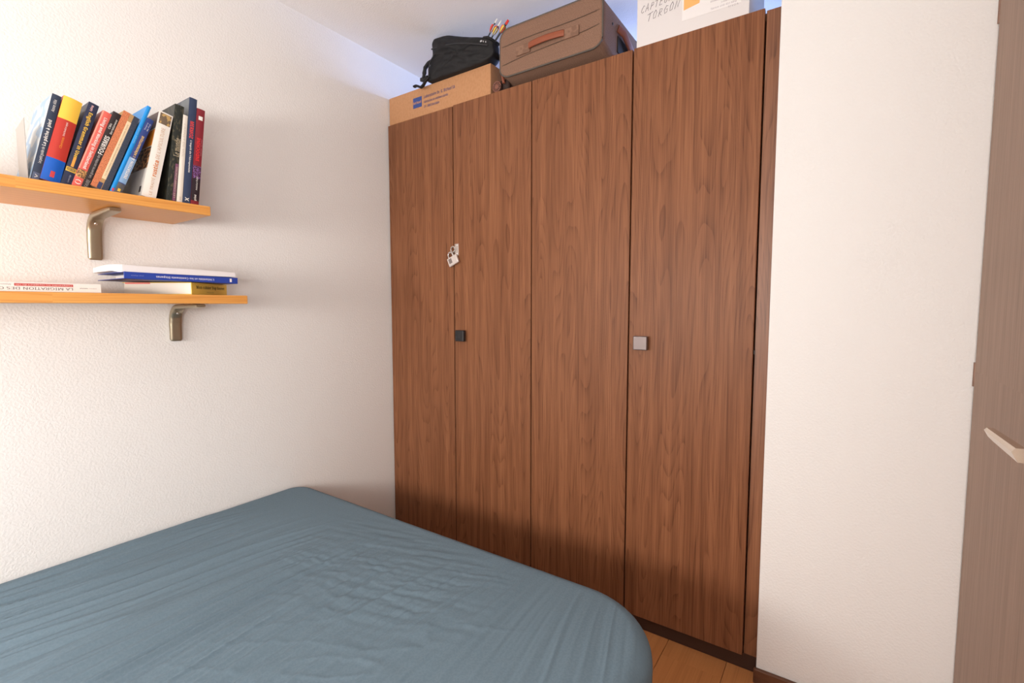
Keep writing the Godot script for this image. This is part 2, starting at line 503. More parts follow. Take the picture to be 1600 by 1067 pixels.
# ---------------------------------------------------------------- wardrobe
func build_wardrobe() -> void:
	var c0 := rgb(156, 104, 72); var c1 := rgb(96, 57, 36)
	var wt := wood_tex(1024, 1280, 0.84, 2.04, 11, c0, c1, 1.5, 5.0, 0.62)
	mats["walnut"] = wt
	var w := thing("wardrobe", "tall walnut-veneered fitted wardrobe with four plain doors", "wardrobe")
	var edges := [[0.006, 0.4212, 2.0835], [0.4264, 0.8350, 2.0875], [0.8400, 1.2490, 2.0875], [1.2545, 1.6587, 2.0885]]
	var knob_black := mat(rgb(34, 32, 34), 0.38)
	var knob_metal := mat(rgb(122, 110, 108), 0.42, 0.6)
	var inner := mat(rgb(132, 92, 66), 0.7)
	# carcass: sides, top, back and bottom boards
	var cb := mb()
	cb.box(Vector3(0.016, 1.07, -0.31), Vector3(0.02, 2.03, 0.56)).box(Vector3(1.69, 1.07, -0.31), Vector3(0.02, 2.03, 0.56))
	cb.box(Vector3(0.853, 2.076, -0.31), Vector3(1.692, 0.022, 0.56)).box(Vector3(0.85, 0.06, -0.31), Vector3(1.66, 0.02, 0.56)).box(Vector3(0.85, 1.07, -0.585), Vector3(1.66, 2.0, 0.008))
	part("carcass", cb, inner, w)
	for k in 4:
		var e: Array = edges[k]
		var wd: float = e[1] - e[0]; var ht: float = e[2] - 0.0545
		var m := textured(wt, 0.44, Vector3([1.0, 1.0, -1.0, -1.0][k] / 0.84, [1.0, 1.0, -1.0, 1.0][k] / 2.04, 1), Vector3([0.25, 0.75, 0.25, 0.75][k], 0.5, 0), 0.32)
		var d := part("door", mb().box(Vector3(e[0] + wd / 2, 0.0545 + ht / 2, -0.0095), Vector3(wd, ht, 0.019), 0.0012, 2), m, w)
		if k == 1:
			var kn := part("knob", mb().box(Vector3(0.4725, 1.0685, 0.0165), Vector3(0.050, 0.050, 0.018), 0.004, 2).box(Vector3(0.4725, 1.0685, 0.004), Vector3(0.03, 0.03, 0.01)), knob_black, d)
			kn.set_meta("label", "black square knob")
		if k == 3:
			var kn := part("knob", mb().box(Vector3(1.303, 1.071, 0.017), Vector3(0.050, 0.049, 0.018), 0.003, 2).box(Vector3(1.303, 1.071, 0.004), Vector3(0.03, 0.03, 0.01)), knob_metal, d)
			kn.set_meta("label", "square grey metal knob")
	# narrow fixed filler beside the last door, set back a little
	var fm := textured(wt, 0.42, Vector3(1 / 0.84, 1 / 2.04, 1), Vector3(0.55, 0.5, 0))
	part("filler_panel", mb().box(Vector3(1.6825, 1.071, -0.021), Vector3(0.0405, 2.03, 0.018), 0.001, 1), fm, w)
	part("plinth", mb().box(Vector3(0.853, 0.0265, -0.025), Vector3(1.692, 0.053, 0.018), 0.001, 1), mat(rgb(62, 36, 24), 0.6), w)
	part("hinge_pin", mb().box(Vector3(1.6600, 1.055, -0.013), Vector3(0.006, 0.012, 0.006)), mat(rgb(50, 34, 28), 0.5), w)

	# hasp and padlock across the first joint
	var steel := mat(rgb(222, 214, 208), 0.30, 0.8)
	var hs := thing("hasp", "small pale metal hasp screwed to the wardrobe door edge", "hasp", Vector3(0.431, 1.43, 0.0))
	part("plate", mb().box(Vector3(0.0115, 0.025, 0.0012), Vector3(0.022, 0.052, 0.0024), 0.0008, 1), steel, hs)
	for y in [0.044, 0.006]:
		part("screw", mb().lathe([Vector2(0.0001, 0.0042), Vector2(0.003, 0.0036), Vector2(0.0042, 0.002)], 10, Transform3D(Basis(Vector3.RIGHT, PI / 2), Vector3(0.0135, y, 0.0))), mat(rgb(245, 240, 235), 0.2, 0.9), hs)
	var ring := []
	for k in 20:
		var an := TAU * k / 20.0
		ring.append(Vector3(-0.0065 + 0.0115 * cos(an), 0.027 + 0.0125 * sin(an), 0.006))
	part("staple", mb().tube(ring, 0.0045, 8, true, 0.7), steel, hs)
	var pl := thing("padlock", "little square silver padlock hanging from the hasp", "padlock", Vector3(0.433, 1.386, 0.0))
	pl.rotation = Vector3(0, 0, deg_to_rad(23))
	var body := part("body", mb().box(Vector3(0.006, 0.019, 0.0125), Vector3(0.058, 0.040, 0.011), 0.003, 2), mat(rgb(236, 226, 220), 0.32, 0.55), pl)
	part("label_plate", mb().box(Vector3(-0.006, 0.022, 0.0182), Vector3(0.018, 0.022, 0.0006)), mat(rgb(150, 138, 134), 0.4, 0.6), body)
	var sh := [Vector3(-0.012, 0.036, 0.0125)]
	for k in 13:
		var an := PI - PI * k / 12.0
		sh.append(Vector3(0.001 + 0.013 * cos(an), 0.047 + 0.014 * sin(an), 0.0125))
	sh.append(Vector3(0.014, 0.036, 0.0125))
	part("shackle", mb().tube(sh, 0.0042, 8), mat(rgb(225, 220, 216), 0.2, 0.95), pl)

# ---------------------------------------------------------------- bed
func bed_sdf(x: float, z: float) -> float:
	# inside distance (positive inside) of the mattress plan: x 0.004..1.582, z 0.512..2.5, with its own radius at each corner
	var x0 := 0.004; var x1 := 1.582; var z0 := 0.512; var z1 := 2.5
	var right := x > 0.8; var foot := z < 1.5
	var r := 0.22 if (right and foot) else (0.085 if foot else 0.06)
	var cx := (x1 - r) if right else (x0 + r); var cz := (z0 + r) if foot else (z1 - r)
	var qx := (x - cx) * (1.0 if right else -1.0); var qz := (cz - z) * (1.0 if foot else -1.0)
	if qx > 0.0 and qz > 0.0:
		return r - sqrt(qx * qx + qz * qz)
	return r - maxf(qx, qz)

func build_bed() -> void:
	var H := 0.4555
	var er := 0.045
	var n1 := noise(21, 1.0, 2); var n2 := noise(22, 1.0, 1); var n3 := noise(23, 1.0, 2); var n4 := noise(24, 1.0, 1)
	var hgt := func(x: float, z: float) -> float:
		# directions: u runs across the long tension folds, which fan out a little towards the foot
		var u := x + (z - 0.55) * (0.10 - 0.16 * (x - 0.3)) + n2.get_noise_2d(x * 1.5, z * 0.9) * 0.05
		var a := n1.get_noise_2d(u * 15.0, z * 0.55)
		var b := n1.get_noise_2d(u * 48.0 + 9.0, z * 1.1)
		var ridge := pow(clampf(1.0 - absf(n4.get_noise_2d(u * 9.0, z * 0.42 + 3.0)) * 2.6, 0.0, 1.0), 1.6)
		var along := smoothstep(0.60, 1.05, z + 0.25 * (x - 0.5)) * (1.0 - 0.35 * smoothstep(1.2, 1.5, x))
		var lft := 1.0 + 1.1 * (1.0 - smoothstep(0.5, 1.0, x))
		var y := along * lft * (0.0050 * a + 0.0030 * b + 0.0050 * ridge)
		# small cross ripples near the foot
		var cr := n3.get_noise_2d(x * 4.0, z * 30.0 + x * 9.0)
		var cm := smoothstep(0.35, 0.7, x) * (1.0 - smoothstep(1.05, 1.3, x)) * smoothstep(0.54, 0.64, z) * (1.0 - smoothstep(0.85, 1.15, z))
		y += cm * 0.0020 * cr
		# a few sharper creases in the middle, crossing at a slant
		var w := x * 0.55 + z * 0.83
		var c2 := pow(clampf(1.0 - absf(n4.get_noise_2d(w * 10.0 + 7.0, (x * 0.83 - z * 0.55) * 2.2)) * 3.4, 0.0, 1.0), 1.7)
		var mid := smoothstep(0.6, 0.9, x) * smoothstep(0.66, 0.85, z) * (1.0 - smoothstep(1.2, 1.45, x))
		y += mid * 0.0013 * c2
		y += 0.004 * n2.get_noise_2d(x * 1.4 + 5.0, z * 1.2)
		return y
	var xs := PackedFloat32Array(); var zs := PackedFloat32Array()
	var x := 0.004
	while x < 1.581:
		xs.append(x); x += 0.0037
	xs.append(1.582)
	var z := 0.512
	while z < 2.5:
		zs.append(z); z += 0.0042 if z < 1.65 else 0.02
	zs.append(2.5)
	var rows := []
	for zz in zs:
		var row := PackedVector3Array()
		for xv in xs:
			var px := xv; var pz := zz
			var d := bed_sdf(px, pz)
			if d < 0.0:   # pull a grid point that lies outside onto the outline
				var g := Vector2(bed_sdf(px + 0.001, pz) - d, bed_sdf(px, pz + 0.001) - d).normalized()
				px -= g.x * d; pz -= g.y * d
				d = 0.0
			var drop := 0.0
			if d < er:
				var k := er - d
				drop = er - sqrt(maxf(er * er - k * k, 0.0))
			var soft := smoothstep(0.0, 0.06, d)
			row.append(Vector3(px, H - drop + (hgt.call(px, pz) * soft), pz))
		rows.append(row)
	var sheet := StandardMaterial3D.new()
	sheet.albedo_color = rgb(108, 127, 140)
	sheet.roughness = 0.85; sheet.metallic_specular = 0.25
	sheet.uv1_triplanar = true; sheet.uv1_world_triplanar = true; sheet.uv1_scale = Vector3.ONE / 0.11
	sheet.albedo_texture = speckle_tex(256, 256, 5, rgb(255, 255, 255), rgb(246, 248, 249), 0.05, 0.0)
	relief(sheet, seamless(51, 256, 0.12, 3), 0.008)
	var bed := thing("bed", "low double bed with a blue-grey fitted sheet over its mattress", "bed")
	var top := mb().grid(rows, false, false, Vector2(1, 1), true)
	# hanging sides of the fitted sheet, gathered under the mattress
	var ring := []
	for k in 400:
		var t := k / 400.0
		ring.append(bed_outline(t))
	var n5 := noise(29, 1.0, 2)
	var srows := []
	for j in 15:
		var t := j / 14.0
		var row := PackedVector3Array()
		for k in 401:
			var q: Vector2 = ring[k % 400]; var q2: Vector2 = ring[(k + 1) % 400]; var q0: Vector2 = ring[(k + 399) % 400]
			var tg := (q2 - q0).normalized()
			var nn := Vector2(tg.y, -tg.x)
			var fold := n5.get_noise_2d(cos(TAU * k / 400.0) * 60.0, sin(TAU * k / 400.0) * 60.0 + t * 1.5) * 0.012 * t
			var tuck := -0.035 * pow(t, 3.0)
			var p := q + nn * (fold + tuck)
			p.x = clampf(p.x, 0.003, 3.0)
			row.append(Vector3(p.x, lerpf(H - er, 0.20, t), p.y))
		srows.append(row)
	part("fitted_sheet", top, sheet, bed)
	var sk := mb().grid(srows, false, false, Vector2(1, 1), false)
	part("sheet_side", sk, sheet, bed)
	var base := mat(rgb(92, 66, 48), 0.6)
	part("bed_base", mb().box(Vector3(0.80, 0.15, 1.51), Vector3(1.50, 0.10, 1.88), 0.008, 2), base, bed)
	for p in [Vector2(0.15, 0.68), Vector2(1.45, 0.68), Vector2(0.15, 2.35), Vector2(1.45, 2.35)]:
		part("leg", mb().tube([Vector3(p.x, 0.0, p.y), Vector3(p.x, 0.10, p.y)], [0.022, 0.028], 14), base, bed)

func bed_outline(t: float) -> Vector2:
	# point on the plan outline in the direction of angle t from the middle
	var c := Vector2(0.81, 1.5)
	var d := Vector2(cos(TAU * t), sin(TAU * t))
	var lo := 0.1; var hi := 2.0
	for k in 30:
		var m := (lo + hi) / 2
		var p := c + d * m
		if bed_sdf(p.x, p.y) > 0.0: lo = m
		else: hi = m
	return c + d * lo

# ---------------------------------------------------------------- shelves
func build_shelves() -> void:
	var pt := wood_tex(256, 1024, 0.03, 0.8, 90, rgb(240, 178, 98), rgb(206, 130, 56), 0.45, 9.0, 0.30)
	var pm := textured(pt, 0.38, Vector3(30.0, 1.0, 1))
	# the boards are modelled lying along their local y so that the grain runs along them
	for s in [[1.478, 0.028, 0.9503, "upper", "long pine shelf board carrying the row of leaning books"], [1.209, 0.027, 0.8489, "lower", "long pine shelf board carrying the few flat-lying books"]]:
		var zc: float = (s[2] + 1.80) / 2
		var o := thing("wall_shelf", s[4], "shelf", Vector3(0.001, s[0], zc))
		var bx := mb().box(Vector3.ZERO, Vector3(0.27, 1.80 - s[2], s[1]), 0.002, 2, Transform3D(Basis(Vector3(1, 0, 0), Vector3(0, 0, 1), Vector3(0, -1, 0)), Vector3(0.135, s[1] / 2, 0)))
		part("board", bx, pm, o)
	var nickel := mat(rgb(176, 164, 142), 0.34, 0.9)
	bracket(Vector3(0.0, 1.478, 1.165), 0.195, 0.135, nickel, "satin metal bracket holding up the shelf of leaning books")
	bracket(Vector3(0.0, 1.209, 0.962), 0.205, 0.124, nickel, "satin metal bracket holding up the shelf of flat-lying books")

func bracket(at: Vector3, reach: float, drop: float, m: Material, label: String) -> void:
	var o := thing("shelf_bracket", label, "bracket", at, "")
	# centre line of the curved bar, with its thickness and half width
	var path := []; var th := []; var hw := []
	path.append(Vector2(0.0075, -drop)); th.append(0.0065); hw.append(0.0155)
	path.append(Vector2(0.009, -drop + 0.004)); th.append(0.008); hw.append(0.0175)
	path.append(Vector2(0.010, -drop * 0.55)); th.append(0.0095); hw.append(0.0178)
	for k in 9:
		var an := PI / 2 * k / 8.0
		path.append(Vector2(0.012 + 0.050 * (1 - cos(an)), -0.060 + 0.0505 * sin(an)))
		th.append(lerpf(0.0105, 0.0085, k / 8.0)); hw.append(0.0178)
	path.append(Vector2(reach * 0.7, -0.0075)); th.append(0.0072); hw.append(0.0172)
	path.append(Vector2(reach - 0.008, -0.0065)); th.append(0.0062); hw.append(0.0165)
	path.append(Vector2(reach, -0.0062)); th.append(0.0045); hw.append(0.013)
	var rows := []
	for k in path.size():
		var p: Vector2 = path[k]
		var a: Vector2 = path[maxi(k - 1, 0)]; var b: Vector2 = path[mini(k + 1, path.size() - 1)]
		var t := (b - a).normalized()
		var nn := Vector2(t.y, -t.x)
		var row := PackedVector3Array()
		for i in 20:
			var an := TAU * i / 20.0
			var cu: float = signf(cos(an)) * pow(absf(cos(an)), 0.5) * hw[k]
			var cv: float = signf(sin(an)) * pow(absf(sin(an)), 0.5) * th[k]
			row.append(Vector3(p.x + nn.x * cv, p.y + nn.y * cv, cu))
		rows.append(row)
	var g := mb().grid(rows, true, false, Vector2(1, 1), true)
	g.flat(Array(rows[0]), Vector3(0, -1, 0)); g.flat(Array(rows[rows.size() - 1]), Vector3(1, 0, 0))
	part("bar", g, m, o)
	part("screw", mb().lathe([Vector2(0.0001, 0.002), Vector2(0.003, 0.0015), Vector2(0.004, 0.0)], 10, Transform3D(Basis(Vector3(0, 0, 1), deg_to_rad(-135)), Vector3(0.0375, -0.0325, 0.002))), mat(rgb(240, 236, 228), 0.2, 1.0), o)

# ---------------------------------------------------------------- things on top of the wardrobe
func build_wardrobe_top() -> void:
	var top := HT + 0.0007
	# cardboard box with blue print
	var ct := speckle_tex(256, 256, 41, rgb(196, 144, 102), rgb(191, 139, 97), 0.12, 0.1, 0.5)
	var cm := textured(ct, 0.85, Vector3(3, 3, 1))
	var b := thing("cardboard_box", "long low brown cardboard box with a blue printed emblem", "box", Vector3(0.0, top, 0.0))
	var bz := -0.010; var bx0 := 0.006; var bx1 := 0.629; var bh := 0.128; var bd := 0.30
	part("carton", mb().box(Vector3((bx0 + bx1) / 2, bh / 2, bz - bd / 2), Vector3(bx1 - bx0, bh, bd), 0.002, 2), cm, b)
	part("end_flap", mb().box(Vector3(bx1 - 0.006, bh / 2, bz + 0.0012), Vector3(0.012, bh - 0.004, 0.002), 0.0008, 1), cm, b)
	var ink := mat(rgb(62, 80, 140), 0.8)
	var ink2 := mat(rgb(104, 90, 116), 0.8)
	part("emblem", mb().box(Vector3(0.199, 0.066, bz + 0.0006), Vector3(0.056, 0.046, 0.0012)), ink, b)
	var FR := Vector3(1, 0, 0); var UP := Vector3(0, 1, 0)
	letters(b, "print", "bichsel", mat(rgb(205, 150, 104), 0.8), Vector3(0.199, 0.066, bz + 0.0016), FR, UP, 0.050, 0.012, "Droid Sans", true)
	letters(b, "print", "Laboratoire Dr. G. Bichsel SA", ink2, Vector3(0.337, 0.082, bz + 0.0008), FR, UP, 0.190, 0.015, "Droid Sans", true)
	letters(b, "print", "Fabrication de solutions stériles", ink2, Vector3(0.316, 0.059, bz + 0.0008), FR, UP, 0.150, 0.012, "Droid Sans", true)
	letters(b, "print", "CH - 3800 Interlaken", ink2, Vector3(0.289, 0.038, bz + 0.0008), FR, UP, 0.096, 0.012, "Droid Sans", true)

	build_quiver_bag()
	build_suitcase(top)

	# white carton with handwriting, a shipping sticker and an orange mark
	var wm := mat(rgb(228, 223, 222), 0.8)
	var w := thing("white_box", "white carton with black handwriting and a pale sticker", "box", Vector3(1.26, top, -0.008))
	part("carton", mb().box(Vector3(0.177, 0.14, -0.15), Vector3(0.354, 0.28, 0.30), 0.002, 2), wm, w)
	part("sticker", mb().box(Vector3(0.242, 0.146, 0.0004), Vector3(0.178, 0.206, 0.0008)), mat(rgb(240, 236, 235), 0.5), w)
	var pen := mat(rgb(112, 104, 112), 0.7)
	for q in [["CAPTEURS", 0.013, 0.112, 0.0155, 0.022, 0.10], ["TORGON", 0.034, 0.078, 0.0185, 0.024, 0.13]]:
		handwrite(w, q[0], pen, Vector3(q[1], q[2], 0.0006), q[3], q[4], q[5])
	part("orange_mark", mb().prism(PackedVector2Array([Vector2(0.158, 0.075), Vector2(0.207, 0.083), Vector2(0.215, 0.16), Vector2(0.158, 0.16)]), 0.0006, Transform3D(Basis.IDENTITY, Vector3(0, 0, 0.0008))), mat(rgb(246, 186, 112), 0.6), w)
	var pr := mat(rgb(178, 170, 176), 0.7)
	for q in [[0.30, 0.052, 0.075, "Sensor unit 433 MHz"], [0.315, 0.062, 0.045, "Indoor use only"], [0.328, 0.042, 0.03, "12 V 2 A"], [0.29, 0.074, 0.06, "Wireless climate set"]]:
		letters(w, "print", q[3], pr, Vector3(q[0] - 0.02, q[1], 0.0011), FR, UP, q[2], 0.006)

# capital letters drawn as pen strokes in a box of 1 x 1
func handwrite(o: Node3D, s: String, m: Material, at: Vector3, w: float, h: float, slope: float) -> void:
	var S := {
		"C": [[0.85, 0.85, 0.5, 1.0, 0.15, 0.6, 0.1, 0.2, 0.4, 0.0, 0.85, 0.12]],
		"A": [[0.05, 0.0, 0.45, 1.0, 0.85, 0.0], [0.2, 0.35, 0.75, 0.4]],
		"P": [[0.2, 0.0, 0.25, 1.0, 0.75, 0.95, 0.8, 0.6, 0.25, 0.45]],
		"T": [[0.45, 0.0, 0.5, 1.0], [-0.1, 0.9, 1.1, 1.05]],
		"E": [[0.85, 1.0, 0.25, 0.95, 0.2, 0.0, 0.85, 0.05], [0.22, 0.5, 0.7, 0.52]],
		"U": [[0.15, 1.0, 0.2, 0.15, 0.5, 0.0, 0.8, 0.2, 0.85, 1.0]],
		"R": [[0.2, 0.0, 0.25, 1.0, 0.75, 0.9, 0.7, 0.55, 0.25, 0.45, 0.9, 0.0]],
		"S": [[0.8, 0.9, 0.4, 1.0, 0.2, 0.7, 0.75, 0.35, 0.6, 0.0, 0.15, 0.08]],
		"O": [[0.5, 1.0, 0.15, 0.6, 0.3, 0.05, 0.75, 0.1, 0.85, 0.65, 0.5, 1.0]],
		"G": [[0.85, 0.85, 0.45, 1.0, 0.1, 0.5, 0.4, 0.0, 0.85, 0.15, 0.85, 0.5, 0.5, 0.5]],
		"N": [[0.1, 0.0, 0.2, 1.0, 0.75, 0.05, 0.9, 1.0]]}
	for k in s.length():
		for st in S[s[k]]:
			var path := []
			for i in range(0, st.size(), 2):
				var lx: float = (k + st[i] * 0.8) * w + st[i + 1] * h * 0.25
				path.append(at + Vector3(lx, st[i + 1] * h * (1.0 + 0.1 * sin(k * 2.0)) + slope * lx, 0.0))
			part("pen_stroke", mb().tube(path, 0.0007, 5), m, o)

func build_quiver_bag() -> void:
	# soft black bag lying on the cardboard box, its mouth to the right
	var zp := 0.004
	var outline := [Vector2(0.325, 2.390), Vector2(0.350, 2.391), Vector2(0.404, 2.386), Vector2(0.453, 2.369), Vector2(0.507, 2.349), Vector2(0.56, 2.332), Vector2(0.612, 2.315), Vector2(0.648, 2.298), Vector2(0.652, 2.27), Vector2(0.656, 2.244), Vector2(0.636, 2.226), Vector2(0.606, 2.2185), Vector2(0.54, 2.218), Vector2(0.474, 2.2175), Vector2(0.38, 2.2175), Vector2(0.305, 2.218), Vector2(0.281, 2.226), Vector2(0.291, 2.267), Vector2(0.305, 2.300), Vector2(0.318, 2.334), Vector2(0.315, 2.368)]
	var at := Vector3(0.45, 2.2175, zp)
	var bag := thing("quiver_bag", "slouching black fabric archery bag lying on the brown carton", "bag", at)
	var fine := []
	for k in outline.size():
		var p0: Vector2 = outline[(k - 1 + outline.size()) % outline.size()]; var p1: Vector2 = outline[k]; var p2: Vector2 = outline[(k + 1) % outline.size()]; var p3: Vector2 = outline[(k + 2) % outline.size()]
		for s in 5: fine.append(p1.cubic_interpolate(p2, p0, p3, s / 5.0))
	var cen := Vector2(0.47, 2.285)
	var nz := noise(77, 1.0, 2)
	var side := func(front: bool) -> MB:
		var rows := []
		for j in 15:
			var t := j / 14.0
			var row := PackedVector3Array()
			for k in fine.size():
				var q: Vector2 = cen + (fine[k] - cen) * cos(t * PI / 2 * 0.999)
				var zz := sin(t * PI / 2)
				var dz := (0.030 if front else -0.12) * pow(zz, 0.7)
				var dent := 0.0
				if front:
					dent = 0.010 * nz.get_noise_2d(q.x * 14.0 + q.y * 9.0, q.y * 26.0) * zz
					# the pocket panel below the zip sits a step further back
					var fold: float = q.y - (2.335 - 0.10 * (q.x - 0.32))
					dent -= 0.012 * smoothstep(0.004, -0.012, fold) * zz
				row.append(Vector3(q.x - at.x, q.y - at.y, dz + dent))
			rows.append(row)
		return mb().grid(rows, true, false, Vector2(1, 1), front)
	var cloth := mat(rgb(20, 19, 21), 0.7)
	cloth = cloth.duplicate()
	cloth.uv1_triplanar = true; cloth.uv1_scale = Vector3.ONE / 0.05
	relief(cloth, seamless(14, 256, 0.09, 3), 0.05)
	part("front_panel", side.call(true), cloth, bag)
	part("back_panel", side.call(false), cloth, bag)
	var trim := mat(rgb(44, 43, 46), 0.55)
	# zip line under the top band
	var zl := []
	for k in 16:
		var t := k / 15.0
		zl.append(Vector3(lerpf(0.325, 0.64, t) - at.x, 2.345 - 0.075 * t + 0.010 * sin(t * PI) - at.y, 0.020 + 0.012 * sin(t * PI)))
	part("zip", mb().tube(zl, 0.0028, 6), trim, bag)
	var zl2 := []
	for k in 10:
		var t := k / 9.0
		zl2.append(Vector3(lerpf(0.335, 0.30, t) - at.x, 2.325 - 0.10 * t - at.y, 0.010 + 0.018 * sin(t * PI)))
	part("piping", mb().tube(zl2, 0.003, 6), trim, bag)
	# stiff rim round the mouth with little light loops
	var rim := [Vector3(0.61, 2.314, 0.012), Vector3(0.635, 2.305, 0.018), Vector3(0.652, 2.294, 0.012), Vector3(0.655, 2.292, -0.03), Vector3(0.64, 2.30, -0.045), Vector3(0.615, 2.312, -0.035)]
	var rim2 := []
	for p in rim: rim2.append(p - at)
	part("rim", mb().tube(rim2, 0.006, 8, true), cloth, bag)
	for k in 3:
		part("loop", mb().box(Vector3(0.606 + 0.012 * k, 2.2955 - 0.005 * k, 0.026) - at, Vector3([0.010, 0.004, 0.004][k], 0.006, 0.003), 0.001, 1), mat(rgb(206, 204, 208), 0.5), bag)
	# hanging strap with its buckle at the left end
	var st := [Vector3(0.300, 2.232, 0.018), Vector3(0.286, 2.214, 0.026), Vector3(0.272, 2.201, 0.026), Vector3(0.258, 2.196, 0.026), Vector3(0.244, 2.204, 0.026), Vector3(0.228, 2.212, 0.024), Vector3(0.212, 2.212, 0.022)]
	var st2 := []
	for p in st: st2.append(p - at)
	part("strap", mb().tube(st2, 0.0095, 8, false, 0.55), cloth, bag)
	var st3 := []
	for p in [Vector3(0.316, 2.312, 0.0), Vector3(0.290, 2.300, 0.008), Vector3(0.270, 2.284, 0.010), Vector3(0.267, 2.262, 0.012), Vector3(0.264, 2.240, 0.014), Vector3(0.256, 2.232, 0.015), Vector3(0.275, 2.224, 0.018), Vector3(0.296, 2.236, 0.018)]: st3.append(p - at)
	part("strap", mb().tube(st3, 0.0115, 8, false, 0.7), cloth, bag)
	part("buckle", mb().box(Vector3(0.256, 2.236, 0.016) - at, Vector3(0.022, 0.016, 0.008), 0.003, 2), mat(rgb(18, 18, 20), 0.4), bag)

	# arrows standing in the bag
	var shaft_m := mat(rgb(24, 24, 28), 0.35)
	var white := mat(rgb(238, 232, 226), 0.5); var red := mat(rgb(214, 44, 34), 0.5); var yellow := mat(rgb(222, 186, 52), 0.5)
	var A := [
		[Vector3(0.670, 2.376, 0.0), Vector3(0.618, 2.312, 0.0), white, white, red, "black arrow with white nock and one white vane, outermost beside the bag's zip"],
		[Vector3(0.685, 2.368, -0.008), Vector3(0.629, 2.307, -0.008), white, red, red, "black arrow with white nock and plain red vanes"],
		[Vector3(0.690, 2.356, 0.004), Vector3(0.639, 2.301, 0.004), white, white, yellow, "short-standing black arrow with white nock and a yellow vane"],
		[Vector3(0.720, 2.359, -0.006), Vector3(0.646, 2.296, -0.012), red, yellow, red, "black arrow with red nock, a yellow vane and two red vanes"],
		[Vector3(0.729, 2.349, 0.002), Vector3(0.655, 2.291, -0.004), red, red, yellow, "black arrow with red nock, lowest of the bundle by the suitcase"]]
	for a in A:
		var tip: Vector3 = a[0]; var base: Vector3 = a[1]
		var dir := (tip - base).normalized()
		var root: Vector3 = base - dir * 0.05
		var o := thing("arrow", a[5], "arrow", root, "arrows standing in the black bag")
		var L := (tip - root).length()
		# local frame: y along the arrow
		var xax := dir.cross(Vector3(0, 0, 1)).normalized()
		o.basis = Basis(xax, dir, xax.cross(dir))
		part("shaft", mb().tube([Vector3(0, 0, 0), Vector3(0, L - 0.012, 0)], 0.0030, 8), shaft_m, o)
		part("nock", mb().tube([Vector3(0, L - 0.018, 0), Vector3(0, L - 0.008, 0), Vector3(0, L, 0)], [0.0034, 0.0034, 0.0024], 8), a[2], o)
		for k in 3:
			var an := TAU * k / 3.0 + 0.5
			var out := Vector3(cos(an), 0, sin(an))
			var v := mb().prism(PackedVector2Array([Vector2(0.002, L - 0.058), Vector2(0.008, L - 0.048), Vector2(0.0105, L - 0.036), Vector2(0.0095, L - 0.027), Vector2(0.002, L - 0.024)]), 0.0008, Transform3D(Basis(out, Vector3.UP, out.cross(Vector3.UP)), Vector3.ZERO))
			part("vane", v, a[3] if k == 0 else a[4], o)

